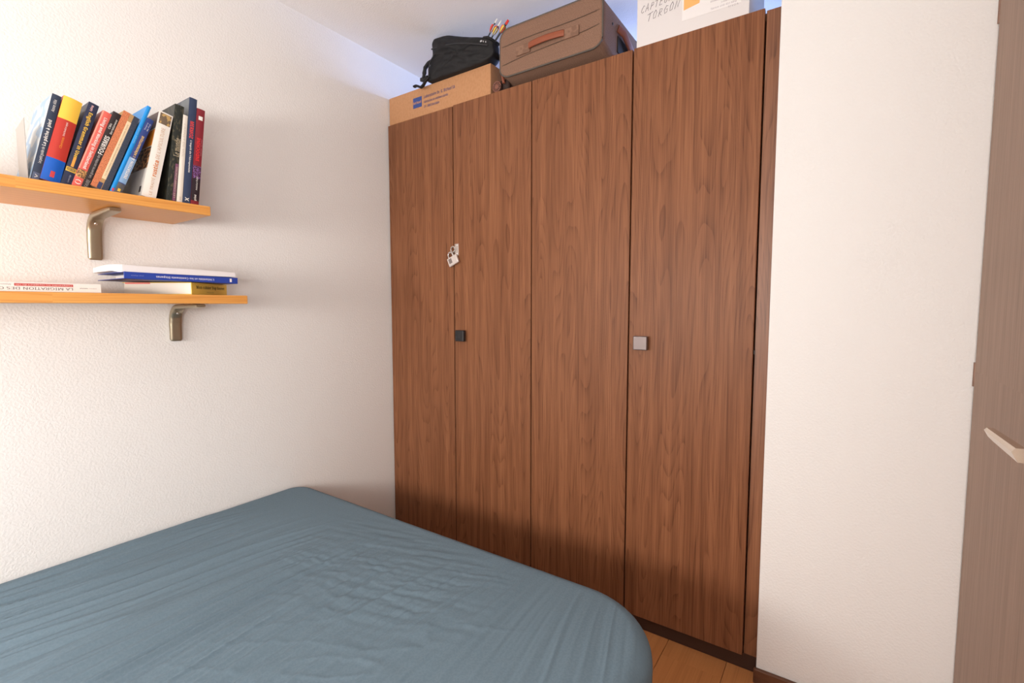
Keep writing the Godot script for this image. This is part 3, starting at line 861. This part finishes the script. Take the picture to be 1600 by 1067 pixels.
func build_suitcase(top: float) -> void:
	var x0 := 0.683; var x1 := 1.138; var y0 := top + 0.012; var y1 := 2.322; var z1 := 0.004; var z0 := -0.36
	var s := thing("suitcase", "taupe fabric wheeled suitcase lying flat on the wardrobe", "suitcase", Vector3((x0 + x1) / 2, top, 0.0))
	var ox := (x0 + x1) / 2
	var ct := speckle_tex(256, 256, 61, rgb(146, 112, 92), rgb(128, 96, 78), 0.12, 0.0)
	var cm := textured(ct, 0.85)
	cm.uv1_triplanar = true; cm.uv1_scale = Vector3.ONE / 0.12
	relief(cm, seamless(62, 256, 0.15, 3), 0.04)
	var hx := (x1 - x0) / 2
	# body: rounded cross-section in x-y, front and back faces bulging a little
	var rr := 0.042
	var section := []
	var cy := (y0 + y1) / 2 - top; var hy := (y1 - y0) / 2
	for q in [[1, 1], [-1, 1], [-1, -1], [1, -1]]:
		for k in 7:
			var an: float = PI / 2 * k / 6.0 + {"1 1": 0.0, "-1 1": PI / 2, "-1 -1": PI, "1 -1": 3 * PI / 2}["%d %d" % [q[0], q[1]]]
			section.append(Vector2(q[0] * (hx - rr) + rr * cos(an), cy + q[1] * (hy - rr) + rr * sin(an)))
	var rows := []
	for st in [[z1 - 0.002, 0.70], [z1, 0.9], [z1 - 0.002, 0.965], [z1 - 0.010, 0.993], [z1 - 0.026, 1.0], [-0.10, 1.0], [-0.25, 1.0], [z0 + 0.026, 1.0], [z0 + 0.010, 0.985], [z0, 0.92]]:
		var row := PackedVector3Array()
		var inset: float = (1.0 - st[1]) * hy
		for p in section:
			var d := Vector2(p.x, p.y - cy)
			var lift := 0.030 * smoothstep(-0.11, 0.0, st[0]) * smoothstep(0.0, -hy, d.y)
			row.append(Vector3(d.x * (1.0 - inset / hx), cy + d.y * (1.0 - inset / hy) + lift, st[0]))
		rows.append(row)
	var g := mb().grid(rows, true, false, Vector2(1, 1), false)
	var cap := []
	for p in rows[0]: cap.append(p)
	g.flat(cap, Vector3(0, 0, 1))
	var cap2 := []
	for p in rows[rows.size() - 1]: cap2.append(p)
	g.flat(cap2, Vector3(0, 0, -1))
	part("body", g, cm, s)
	# piping round the front and the back edge
	var pipe := mat(rgb(92, 84, 76), 0.6)
	for zz in [z1 - 0.004, z0 + 0.006]:
		var path := []
		for p in section: path.append(Vector3(p.x * 0.992, cy + (p.y - cy) * 0.982 + (0.030 * smoothstep(0.0, -hy, p.y - cy) if zz > -0.1 else 0.0), zz))
		part("piping", mb().tube(path, 0.0034, 6, true), pipe, s)
	# leather edging at the wheel end
	var leather := mat(rgb(140, 78, 56), 0.55)
	var le := []
	for k in 9:
		var t := k / 8.0
		le.append(Vector3(-hx + 0.002 + 0.010 * pow(absf(t - 0.5) * 2.0, 3.0), lerpf(0.03, y1 - top - 0.03, t), z1 - 0.016))
	part("edging", mb().tube(le, 0.006, 6), leather, s)
	# two seams across the front
	var sm := mat(rgb(96, 76, 62), 0.8)
	for q in [[2.252, 2.262], [2.180, 2.212]]:
		var path := []
		for k in 9:
			var t := k / 8.0
			path.append(Vector3(lerpf(-hx + 0.012, hx - 0.012, t), lerpf(q[0], q[1], t) - top + 0.003 * sin(t * 6.0), z1 - 0.001))
		part("seam", mb().tube(path, 0.0016, 5), sm, s)
	# padded top lid pocket
	part("lid_pocket", mb().box(Vector3(-0.01, y1 - top + 0.002, -0.185), Vector3(2 * hx - 0.05, 0.030, 0.31), 0.014, 3), textured(ct, 0.9), s)
	# carrying handle on the front: strap of leather on two sewn tabs
	var hn := part("handle", mb().tube(handle_path(0.829 - ox, 0.985 - ox, 2.220 - top, 0.009, z1), 0.0125, 8, false, 0.28, Vector3(0, 0, 1)), mat(rgb(150, 80, 52), 0.55), s)
	hn.set_meta("label", "brown leather carrying strap")
	for q in [[0.800, 0.066], [1.012, 0.066]]:
		part("handle_tab", mb().box(Vector3(q[0] - ox, 2.215 - top, z1 + 0.0015), Vector3(q[1], 0.036, 0.006), 0.002, 2), textured(ct, 0.9), s)
	# right end: sunken grip, leather flap, corner bumper and rivet
	part("end_grip", mb().tube([Vector3(hx + 0.001, 0.165, -0.135), Vector3(hx + 0.016, 0.150, -0.16), Vector3(hx + 0.018, 0.130, -0.20), Vector3(hx + 0.016, 0.115, -0.25), Vector3(hx + 0.001, 0.105, -0.28)], 0.020, 8, false, 0.4, Vector3(1, 0, 0)), leather, s)
	part("end_pad", mb().box(Vector3(hx + 0.001, 0.105, -0.215), Vector3(0.006, 0.06, 0.17), 0.002, 2), mat(rgb(44, 36, 32), 0.8), s)
	part("corner_bumper", mb().box(Vector3(hx - 0.016, 0.036, -0.13), Vector3(0.04, 0.045, 0.09), 0.016, 3), leather, s)
	part("rivet", mb().lathe([Vector2(0.0001, 0.003), Vector2(0.004, 0.002), Vector2(0.006, 0.0)], 12, Transform3D(Basis(Vector3(0, 0, 1), -PI / 2), Vector3(hx, 0.158, -0.085))), mat(rgb(70, 62, 56), 0.4, 0.6), s)
	# wheels on the left end in their housings
	var hub := mat(rgb(132, 84, 68), 0.6); var dark := mat(rgb(58, 40, 34), 0.7)
	for q in [[0.018, -0.016], [0.150, -0.075]]:
		var c := Vector3(-hx - 0.021, q[0] + 0.0045, q[1])
		var ws := part("wheel", mb().lathe([Vector2(0.0001, -0.010), Vector2(0.018, -0.010), Vector2(0.0215, -0.006), Vector2(0.0215, 0.006), Vector2(0.018, 0.010), Vector2(0.0001, 0.010)], 28, Transform3D(Basis(Vector3.RIGHT, PI / 2), c)), dark, s)
		part("hubcap", mb().lathe([Vector2(0.0001, 0.0125), Vector2(0.008, 0.0125), Vector2(0.010, 0.0105)], 20, Transform3D(Basis(Vector3.RIGHT, PI / 2), c)), hub, ws)
		for k in 12:
			var an := TAU * k / 12.0
			part("spoke", mb().box(Vector3(0.0135, 0, 0.0105), Vector3(0.007, 0.0034, 0.003), 0.0008, 1, Transform3D(Basis(Vector3(0, 0, 1), an), c)), hub, ws)
		var rp := []
		for k in 24:
			var an := TAU * k / 24.0
			rp.append(c + Vector3(0.0195 * cos(an), 0.0195 * sin(an), 0.009))
		part("tyre_rim", mb().tube(rp, 0.0028, 6, true), hub, ws)
		part("wheel_housing", mb().box(c + Vector3(0.022, 0.008, -0.022), Vector3(0.05, 0.045, 0.03), 0.012, 3), dark, s)

func handle_path(xa: float, xb: float, y: float, rise: float, z: float) -> Array:
	var o := []
	for k in 13:
		var t := k / 12.0
		o.append(Vector3(lerpf(xa, xb, t), y + 0.001 * sin(t * PI), z + 0.005 + rise * pow(sin(t * PI), 0.6)))
	return o

# ---------------------------------------------------------------- books
# upright leaning book; z is its lower corner towards the camera side, spine at x
func book(called: String, label: String, z: float, th: float, h: float, depth: float, lean: float, cover: Material, x := 0.24, soft := true) -> Node3D:
	var a := deg_to_rad(lean)
	var o := thing(called, label, "book", Vector3(x, 1.5065 + th * sin(a), z), shelf_books)
	o.rotation = Vector3(-a, 0, 0)
	var t := 0.0011 if soft else 0.0026
	var c := mb()
	c.box(Vector3(-depth / 2 - 0.0008, h / 2, -t / 2), Vector3(depth - 0.0016, h, t), 0.0003, 1)
	c.box(Vector3(-depth / 2 - 0.0008, h / 2, -th + t / 2), Vector3(depth - 0.0016, h, t), 0.0003, 1)
	# slightly rounded spine
	var rows := []
	for j in 2:
		var row := PackedVector3Array()
		for i in 9:
			var q := i / 8.0
			row.append(Vector3(-0.0012 + (0.0012 if soft else 0.0035) * sin(q * PI), h * j, -th * q))
		rows.append(row)
	c.grid(rows, false, false, Vector2(th, h), false)
	c.box(Vector3(-0.0012 - t / 2, h / 2, -th / 2), Vector3(t, h, th))
	part("cover", c, cover, o)
	var paper := mat(rgb(226, 214, 196), 0.9)
	var ins := 0.0005 if soft else 0.003
	part("pages", mb().box(Vector3(-depth / 2 - 0.001, h / 2, -th / 2), Vector3(depth - 0.004, h - 2 * ins, th - 2 * t - 0.0002)), paper, o)
	return o

# printed patch on a spine, y0..y1 as fractions of the height, z0..z1 as fractions of the thickness
func patch(o: Node3D, h: float, th: float, y0: float, y1: float, z0: float, z1: float, m: Material, called := "spine_print") -> void:
	var rows := []
	for j in 2:
		var row := PackedVector3Array()
		for i in 7:
			var q := lerpf(z0, z1, i / 6.0)
			row.append(Vector3(-0.0008 + 0.0012 * sin(q * PI) + (0.0023 * sin(q * PI) if o.get_meta("hard", false) else 0.0), h * lerpf(y0, y1, float(j)), -th * q))
		rows.append(row)
	part(called, mb().grid(rows, false, false, Vector2(1, 1), false), m, o)

func title(o: Node3D, s: String, m: Material, h: float, th: float, y0: float, y1: float, zc: float, size: float, upward := true, face := "Droid Sans", bold := false) -> void:
	var right := Vector3(0, 1, 0) if upward else Vector3(0, -1, 0)
	var up := Vector3(0, 0, 1) if upward else Vector3(0, 0, -1)
	var x := 0.0012 + (0.0024 if o.get_meta("hard", false) else 0.0)
	letters(o, "title", s, m, Vector3(x, h * (y0 + y1) / 2, -th * zc), right, up, h * (y1 - y0), th * size, face, bold)

func build_upper_books() -> void:
	var white := mat(rgb(238, 234, 228), 0.6); var yellow := mat(rgb(240, 196, 70), 0.5)
	var o: Node3D
	# metal bookend
	var be := thing("bookend", "pale grey sheet-metal bookend at the end of the row", "bookend", Vector3(0.15, 1.5065, 1.340))
	var bm := mat(rgb(178, 173, 168), 0.5)
	part("upright", mb().prism(PackedVector2Array([Vector2(0, 0), Vector2(0.080, 0), Vector2(0.080, 0.150), Vector2(0.0, 0.138)]), 0.0012, Transform3D(Basis.IDENTITY, Vector3(0, 0, 0.004))), bm, be)
	part("foot", mb().box(Vector3(0.04, 0.0006, 0.030), Vector3(0.08, 0.0012, 0.05)), bm, be)

	# 1 La peche a pied
	var navy := mat(rgb(44, 56, 78), 0.45)
	o = book("book", "slim navy paperback with pale cover, leaning beside the metal bookend", 1.343, 0.0175, 0.226, 0.165, 13.2, navy)
	title(o, "La pêche à pied", white, 0.226, 0.0175, 0.40, 0.70, 0.5, 0.52, true, "Droid Sans", true)
	title(o, "Le petit guide de", white, 0.226, 0.0175, 0.20, 0.385, 0.5, 0.42)
	title(o, "Anne Alix", white, 0.226, 0.0175, 0.80, 0.94, 0.45, 0.36)
	patch(o, 0.226, 0.0175, 0.0, 0.09, 0.12, 0.85, mat(rgb(84, 94, 122), 0.5))
	title(o, "V", white, 0.226, 0.0175, 0.03, 0.07, 0.48, 0.30)
	var sea := textured(speckle_tex(128, 192, 8, rgb(206, 210, 212), rgb(150, 178, 206), 0.02, 0.0), 0.4)
	part("cover_print", mb().flat_card(Vector3(-0.164, 0.001, 0.0003), Vector3(0.163, 0, 0), Vector3(0, 0.224, 0)), sea, o)

	# 2 thick tricolour
	var red := mat(rgb(190, 52, 40), 0.42)
	o = book("book", "thick hardback with yellow, red and blue banded spine", 1.326, 0.037, 0.224, 0.15, 14.4, red, 0.242, false)
	o.set_meta("hard", true)
	patch(o, 0.224, 0.037, 0.735, 1.0, 0.0, 1.0, mat(rgb(244, 196, 72), 0.42))
	patch(o, 0.224, 0.037, 0.0, 0.265, 0.0, 1.0, mat(rgb(0, 88, 188), 0.42))
	title(o, "Chevron", mat(rgb(236, 160, 50), 0.5), 0.224, 0.037, 0.40, 0.53, 0.52, 0.13, true, "Droid Serif")
	title(o, "Droit bord et appui", white, 0.224, 0.037, 0.545, 0.71, 0.52, 0.13, true, "Droid Serif")
	patch(o, 0.224, 0.0372, 0.05, 0.12, 0.40, 0.62, mat(rgb(200, 60, 60), 0.5))
	o.remove_meta("hard")

	# 3 English Grammar in Use
	var dnavy := mat(rgb(40, 46, 74), 0.4)
	o = book("book", "navy paperback with yellow lettering and a yellow NEW band", 1.288, 0.0215, 0.232, 0.155, 17.0, dnavy)
	title(o, "English Grammar in Use", yellow, 0.232, 0.0215, 0.33, 0.88, 0.45, 0.50, false, "Droid Sans", true)
	title(o, "Murphy", mat(rgb(240, 190, 190), 0.5), 0.232, 0.0215, 0.90, 0.97, 0.4, 0.30, false, "Droid Sans", true)
	patch(o, 0.232, 0.0215, 0.155, 0.205, 0.04, 0.98, yellow)
	title(o, "NEW", navy, 0.232, 0.0215, 0.163, 0.197, 0.5, 0.8, false, "Droid Sans", true)
	patch(o, 0.232, 0.0215, 0.215, 0.33, 0.35, 0.62, mat(rgb(226, 160, 70), 0.5))
	title(o, "Cambridge", mat(rgb(160, 160, 176), 0.5), 0.232, 0.0215, 0.03, 0.12, 0.6, 0.2, true)

	# 4 Living and Working in Switzerland
	var salmon := mat(rgb(232, 104, 92), 0.42)
	o = book("book", "salmon-red paperback with white lettering along its spine", 1.267, 0.0195, 0.222, 0.15, 19.8, salmon)
	title(o, "Living and Working in Switzerland", white, 0.222, 0.0195, 0.235, 0.92, 0.52, 0.50, false, "Droid Sans", true)
	patch(o, 0.222, 0.0195, 0.115, 0.215, 0.05, 1.0, textured(speckle_tex(64, 64, 71, rgb(120, 84, 60), rgb(206, 160, 96), 0.06, 0.05), 0.45))
	title(o, "()", white, 0.222, 0.0195, 0.03, 0.085, 0.5, 0.6)
	patch(o, 0.222, 0.0195, 0.22, 1.0, 0.0, 0.15, mat(rgb(244, 158, 138), 0.45))

	# 5 Fourmis
	var black := mat(rgb(42, 33, 35), 0.42)
	o = book("book", "black paperback about ants with grey and white lettering", 1.248, 0.0185, 0.228, 0.15, 20.2, black)
	title(o, "FOURMIS", white, 0.228, 0.0185, 0.44, 0.68, 0.5, 0.55, true, "Droid Sans", true)
	title(o, "Les guerres secrètes des", mat(rgb(190, 184, 182), 0.5), 0.228, 0.0185, 0.13, 0.43, 0.5, 0.40)
	title(o, "Cléo", white, 0.228, 0.0185, 0.77, 0.84, 0.28, 0.28)
	title(o, "Bertelsmeier", white, 0.228, 0.0185, 0.72, 0.92, 0.68, 0.26)
	title(o, "FAVRE", mat(rgb(170, 164, 162), 0.5), 0.228, 0.0185, 0.01, 0.10, 0.5, 0.40)

	# 6 patterned book
	var orange_t := speckle_tex(128, 512, 17, rgb(214, 132, 88), rgb(156, 74, 52), 0.10, 0.25)
	var blue_t := speckle_tex(128, 512, 18, rgb(48, 58, 80), rgb(78, 84, 96), 0.11, 0.15)
	var tan := mat(rgb(190, 150, 100), 0.7)
	o = book("book", "hardback patterned in orange and dark blue with a cream title strip", 1.229, 0.0375, 0.232, 0.15, 21.0, tan)
	patch(o, 0.232, 0.0375, 0.0, 1.0, 0.0, 0.40, textured(orange_t, 0.7))
	patch(o, 0.232, 0.0375, 0.0, 1.0, 0.64, 1.0, textured(blue_t, 0.7))
	patch(o, 0.232, 0.0375, 0.13, 0.90, 0.40, 0.66, mat(rgb(238, 214, 176), 0.7))
	patch(o, 0.232, 0.0375, 0.0, 0.08, 0.36, 0.60, mat(rgb(54, 62, 100), 0.6))
	title(o, "Le théorème mathématique de mon cousin Denis", mat(rgb(150, 128, 104), 0.7), 0.232, 0.0375, 0.17, 0.86, 0.53, 0.11, true, "Droid Serif")

	# 7 thin bright blue, taller than its neighbours
	var bright := mat(rgb(24, 146, 226), 0.4)
	o = book("book", "thin bright blue book standing taller than its neighbours", 1.189, 0.0095, 0.276, 0.19, 21.0, bright)
	title(o, "Sempé GUIDE", mat(rgb(150, 206, 240), 0.5), 0.276, 0.0095, 0.56, 0.74, 0.5, 0.5)
	patch(o, 0.276, 0.0095, 0.02, 0.05, 0.3, 0.75, mat(rgb(230, 70, 80), 0.5))

	# 8 aeronautics
	var ablue := mat(rgb(44, 66, 132), 0.4)
	o = book("book", "blue and grey paperback on flying with yellow lettering", 1.1785, 0.0165, 0.238, 0.155, 21.3, ablue)
	patch(o, 0.238, 0.0165, 0.13, 0.46, 0.0, 1.0, mat(rgb(134, 168, 206), 0.42))
	patch(o, 0.238, 0.0165, 0.0, 0.12, 0.0, 1.0, mat(rgb(88, 88, 92), 0.42))
	title(o, "INITIATION À", white, 0.238, 0.0165, 0.19, 0.46, 0.5, 0.50, true, "Droid Sans", true)
	title(o, "L'AÉRONAUTIQUE", mat(rgb(246, 206, 120), 0.5), 0.238, 0.0165, 0.475, 0.76, 0.5, 0.50, true, "Droid Sans", true)
	title(o, "Thierry", white, 0.238, 0.0165, 0.84, 0.94, 0.35, 0.24)
	title(o, "du Puy", white, 0.238, 0.0165, 0.84, 0.94, 0.7, 0.24)
	patch(o, 0.238, 0.0165, 0.02, 0.055, 0.3, 0.7, yellow)

	# 9 white beekeeping book
	var wcov := mat(rgb(240, 234, 226), 0.4)
	o = book("book", "thick white book on beekeeping with orange lettering", 1.116, 0.0345, 0.256, 0.19, 12.4, wcov)
	var ob := mat(rgb(214, 124, 56), 0.5); var og := mat(rgb(206, 170, 140), 0.5)
	title(o, "LE TRAITÉ", og, 0.256, 0.0345, 0.035, 0.23, 0.5, 0.26)
	title(o, "rustica", ob, 0.256, 0.0345, 0.25, 0.435, 0.5, 0.34, true, "Droid Sans", true)
	title(o, "DE L'APICULTURE", og, 0.256, 0.0345, 0.455, 0.82, 0.5, 0.26)
	patch(o, 0.256, 0.0345, 0.86, 0.985, 0.10, 0.92, textured(speckle_tex(96, 96, 91, rgb(112, 94, 76), rgb(196, 160, 100), 0.02, 0.15), 0.42), "cover_photo")
	part("cover_print", mb().flat_card(Vector3(-0.075, 0.150, 0.0003), Vector3(0.071, 0, 0), Vector3(0, 0.050, 0)), mat(rgb(242, 146, 42), 0.4), o)
	part("cover_print", mb().flat_card(Vector3(-0.15, 0.083, 0.0003), Vector3(0.146, 0, 0), Vector3(0, 0.064, 0)), textured(speckle_tex(128, 96, 92, rgb(74, 46, 32), rgb(196, 140, 92), 0.05, 0.05), 0.4), o)
	part("cover_print", mb().flat_card(Vector3(-0.15, 0.203, 0.0003), Vector3(0.146, 0, 0), Vector3(0, 0.05, 0)), mat(rgb(96, 66, 60), 0.4), o)
	part("cover_print", mb().flat_card(Vector3(-0.03, 0.012, 0.0003), Vector3(0.014, 0, 0), Vector3(0, 0.018, 0)), mat(rgb(70, 62, 60), 0.4), o)

	# 10 dark camouflage-like photo book
	var camo := textured(speckle_tex(128, 512, 95, rgb(28, 32, 29), rgb(62, 58, 46), 0.03, 0.2, 0.7), 0.4, Vector3(40, 3.4, 1))
	o = book("book", "dark green photo-covered book with a violet strip on its spine", 1.0565, 0.0235, 0.289, 0.19, 7.2, camo)
	patch(o, 0.289, 0.0235, 0.0, 1.0, 0.0, 1.0, textured(speckle_tex(64, 512, 96, rgb(32, 38, 34), rgb(84, 78, 60), 0.05, 0.3, 0.5), 0.4))
	patch(o, 0.289, 0.0238, 0.02, 0.40, 0.62, 0.96, mat(rgb(136, 84, 116), 0.45))
	title(o, "LES CHAMPIGNONS", mat(rgb(210, 190, 170), 0.5), 0.289, 0.0238, 0.05, 0.37, 0.79, 0.2)
	title(o, "Le monde", mat(rgb(206, 190, 160), 0.5), 0.289, 0.0235, 0.47, 0.66, 0.6, 0.6, true, "Droid Serif")

	# 11 thin white
	o = book("book", "slim plain white book between the dark ones", 1.0295, 0.0145, 0.265, 0.17, 5.9, mat(rgb(238, 230, 218), 0.5))
	title(o, "CARNET DE VOL", mat(rgb(206, 196, 184), 0.5), 0.265, 0.0145, 0.52, 0.90, 0.5, 0.36, false)
	title(o, "ed.", mat(rgb(180, 172, 164), 0.5), 0.265, 0.0145, 0.04, 0.08, 0.5, 0.36)

	# 12 tall navy Mermoz
	var mn := mat(rgb(48, 62, 92), 0.38)
	o = book("book", "tallest book of the row, navy with red and white lettering", 1.0140, 0.0205, 0.322, 0.215, 6.0, mn)
	title(o, "MERMOZ", mat(rgb(232, 74, 72), 0.5), 0.322, 0.0205, 0.62, 0.78, 0.5, 0.5, false, "Droid Sans", true)
	title(o, "L'esprit de l'Aéropostale", white, 0.322, 0.0205, 0.30, 0.60, 0.5, 0.32, false, "Droid Sans", true)
	title(o, "X", white, 0.322, 0.0205, 0.03, 0.065, 0.5, 0.5, false, "Droid Sans", true)
	part("cover_print", mb().flat_card(Vector3(-0.213, 0.002, 0.0003), Vector3(0.211, 0, 0), Vector3(0, 0.318, 0)), textured(speckle_tex(96, 128, 99, rgb(98, 104, 110), rgb(58, 66, 78), 0.02, 0.0), 0.35), o)

	# 13 dark red
	var dred := mat(rgb(132, 30, 44), 0.4)
	o = book("book", "dark red paperback closing the row at the open shelf end", 0.9925, 0.0225, 0.296, 0.20, 6.0, dred)
	patch(o, 0.296, 0.0225, 0.05, 0.28, 0.0, 1.0, mat(rgb(38, 24, 34), 0.4))
	patch(o, 0.296, 0.0225, 0.28, 0.41, 0.0, 1.0, textured(speckle_tex(64, 96, 101, rgb(70, 30, 60), rgb(136, 96, 160), 0.05, 0.1, 2.0), 0.35))
	title(o, "INDOCHINE", mat(rgb(236, 50, 56), 0.5), 0.296, 0.0225, 0.46, 0.70, 0.42, 0.42, true, "Droid Sans", true)
	title(o, "station 13 tour", mat(rgb(206, 120, 124), 0.5), 0.296, 0.0225, 0.52, 0.70, 0.78, 0.16)
	title(o, "Antoine Riehl", white, 0.296, 0.0225, 0.16, 0.30, 0.55, 0.22)
	title(o, "gründ", white, 0.296, 0.0225, 0.05, 0.11, 0.5, 0.34, true, "Droid Sans", true)
	patch(o, 0.296, 0.0228, 0.885, 0.925, 0.25, 0.75, white)

func build_lower_books() -> void:
	var y := 1.2365
	var white := mat(rgb(238, 230, 224), 0.55); var paper := mat(rgb(236, 228, 216), 0.9)
	# bird migration book lying on its back, spine forward, upside down
	var o := thing("book", "white book on bird migration lying flat, its title upside down", "book", Vector3(0.25, y, 1.222), "books lying on the lower shelf")
	part("cover", mb().box(Vector3(-0.085, 0.0008, 0.12), Vector3(0.17, 0.0014, 0.24), 0.0004, 1).box(Vector3(-0.085, 0.0225, 0.12), Vector3(0.17, 0.0014, 0.24), 0.0004, 1).box(Vector3(-0.001, 0.0117, 0.12), Vector3(0.002, 0.0228, 0.24), 0.0007, 2), white, o)
	part("pages", mb().box(Vector3(-0.085, 0.0117, 0.12), Vector3(0.166, 0.0198, 0.235)), paper, o)
	var R := Vector3(0, 0, 1); var U := Vector3(0, -1, 0)
	var grey := mat(rgb(84, 74, 78), 0.6); var rd := mat(rgb(190, 70, 66), 0.6)
	letters(o, "title", "LA MIGRATION DES OISEAUX", grey, Vector3(0.0004, 0.0078, 0.147), R, U, 0.178, 0.0062)
	part("red_strip", mb().box(Vector3(0.0001, 0.0168, 0.1105), Vector3(0.0004, 0.0062, 0.107)), rd, o)
	letters(o, "title", "Comprendre les voyageurs du ciel", mat(rgb(240, 214, 206), 0.6), Vector3(0.0006, 0.0168, 0.1105), R, U, 0.102, 0.0038)
	letters(o, "title", "Delachaux", mat(rgb(130, 120, 120), 0.6), Vector3(0.0004, 0.0105, 0.018), R, U, 0.016, 0.0022)
	letters(o, "title", "NIESTLÉ", mat(rgb(60, 54, 58), 0.6), Vector3(0.0004, 0.0105, 0.036), R, U, 0.016, 0.0026, "Droid Sans", true)
	letters(o, "title", "Maxime", mat(rgb(150, 140, 140), 0.6), Vector3(0.0004, 0.0168, 0.18), R, U, 0.02, 0.003)

	# yellow book lying at an angle, page edges towards the lamp
	var yel := mat(rgb(240, 204, 92), 0.5)
	var a := deg_to_rad(35.0)
	o = thing("book", "yellow book lying flat at an angle under the blue one", "book", Vector3(0.245, y, 1.003), "books lying on the lower shelf")
	# local: x runs along the spine, z backwards along the page edge
	o.basis = Basis(Vector3(-sin(a), 0, -cos(a)), Vector3.UP, Vector3(cos(a), 0, -sin(a)))
	var S := 0.186; var D := 0.208; var H := 0.0375
	part("cover", mb().box(Vector3(S / 2, 0.0012, -D / 2), Vector3(S, 0.002, D), 0.0006, 1).box(Vector3(S / 2, H - 0.0012, -D / 2), Vector3(S, 0.002, D), 0.0006, 1).box(Vector3(S / 2, H / 2, -0.0012), Vector3(S, H, 0.0024), 0.001, 2), yel, o)
	part("pages", mb().box(Vector3(S / 2 + 0.0006, H / 2, -D / 2 + 0.001), Vector3(S - 0.002, H - 0.0046, D - 0.006)), paper, o)
	letters(o, "title", "Mon cahier Top Secret", mat(rgb(40, 34, 24), 0.6), Vector3(S * 0.52, H * 0.60, 0.0004), Vector3(1, 0, 0), Vector3.UP, S * 0.80, 0.0125, "Droid Serif", true)
	letters(o, "title", "Solar jeunesse", mat(rgb(90, 74, 40), 0.6), Vector3(S * 0.5, H * 0.24, 0.0004), Vector3(1, 0, 0), Vector3.UP, S * 0.2, 0.003)
	part("cover_print", mb().box(Vector3(-0.0002, H - 0.003, -D * 0.78), Vector3(0.0008, 0.0045, D * 0.36)), mat(rgb(226, 110, 100), 0.5), o)

	# thin blue book across the yellow one
	var blue := mat(rgb(38, 66, 160), 0.42)
	o = thing("book", "thin dark blue book lying across the yellow one", "book", Vector3(0.25, y + H, 0.868), "books lying on the lower shelf")
	var BL := 0.303
	o.rotation = Vector3(deg_to_rad(-0.6), 0, 0)
	part("cover", mb().box(Vector3(-0.105, 0.001, BL / 2), Vector3(0.21, 0.0018, BL), 0.0006, 1).box(Vector3(-0.105, 0.0185, BL / 2), Vector3(0.21, 0.0018, BL), 0.0006, 1).box(Vector3(-0.0015, 0.0098, BL / 2), Vector3(0.003, 0.0195, BL), 0.0012, 2), blue, o)
	part("pages", mb().box(Vector3(-0.105, 0.0098, BL / 2 - 0.02), Vector3(0.206, 0.0156, BL - 0.046)), paper, o)
	letters(o, "title", "L'Atlantide et les Continents Disparus", mat(rgb(214, 214, 232), 0.6), Vector3(0.0004, 0.0098, 0.150), R, U, 0.155, 0.0082, "Droid Sans", true)
	letters(o, "title", "Jean Alpine", mat(rgb(150, 160, 210), 0.6), Vector3(0.0004, 0.0098, 0.272), R, U, 0.030, 0.0035)
	part("spine_mark", mb().box(Vector3(0.0001, 0.010, 0.022), Vector3(0.0006, 0.011, 0.006)), white, o)

	# soft white paper pad with a curled end on top
	var PL := 0.300
	var pad := thing("paper_pad", "soft white unbound pad with curled edges on the blue book", "paper pad", Vector3(0.246, y + H + 0.0206, 0.873))
	var rows_t := []; var rows_b := []
	for j in 25:
		var t := j / 24.0
		var rt := PackedVector3Array(); var rb := PackedVector3Array()
		for i in 13:
			var q := i / 12.0
			var px := -0.236 * q
			var droop := 0.005 * pow(t, 6.0) * sin(q * PI) + 0.003 * sin(t * 5.0) * 0.4
			rt.append(Vector3(px, 0.0185 + 0.0035 * pow(t, 3.0) + droop - 0.008 * pow(1.0 - t, 2.0) * 0.4, PL * t))
			rb.append(Vector3(px, 0.0012 + 0.0065 * pow(t, 8.0) * smoothstep(0.06, 0.4, q), PL * t))
		rows_t.append(rt); rows_b.append(rb)
	var g := mb().grid(rows_t, false, false, Vector2(1, 1), false).grid(rows_b, false, false, Vector2(1, 1), true)
	var f1 := []; var f2 := []
	for j in 25:
		f1.append(PackedVector3Array([rows_b[j][0], rows_t[j][0]])); f2.append(PackedVector3Array([rows_b[j][12], rows_t[j][12]]))
	g.grid(f1, false, false, Vector2(1, 1), false); g.grid(f2, false, false, Vector2(1, 1), true)
	g.grid([rows_b[24], rows_t[24]], false, false, Vector2(1, 1), true); g.grid([rows_b[0], rows_t[0]], false, false, Vector2(1, 1), false)
	part("sheets", g, mat(rgb(236, 230, 230), 0.85), pad)
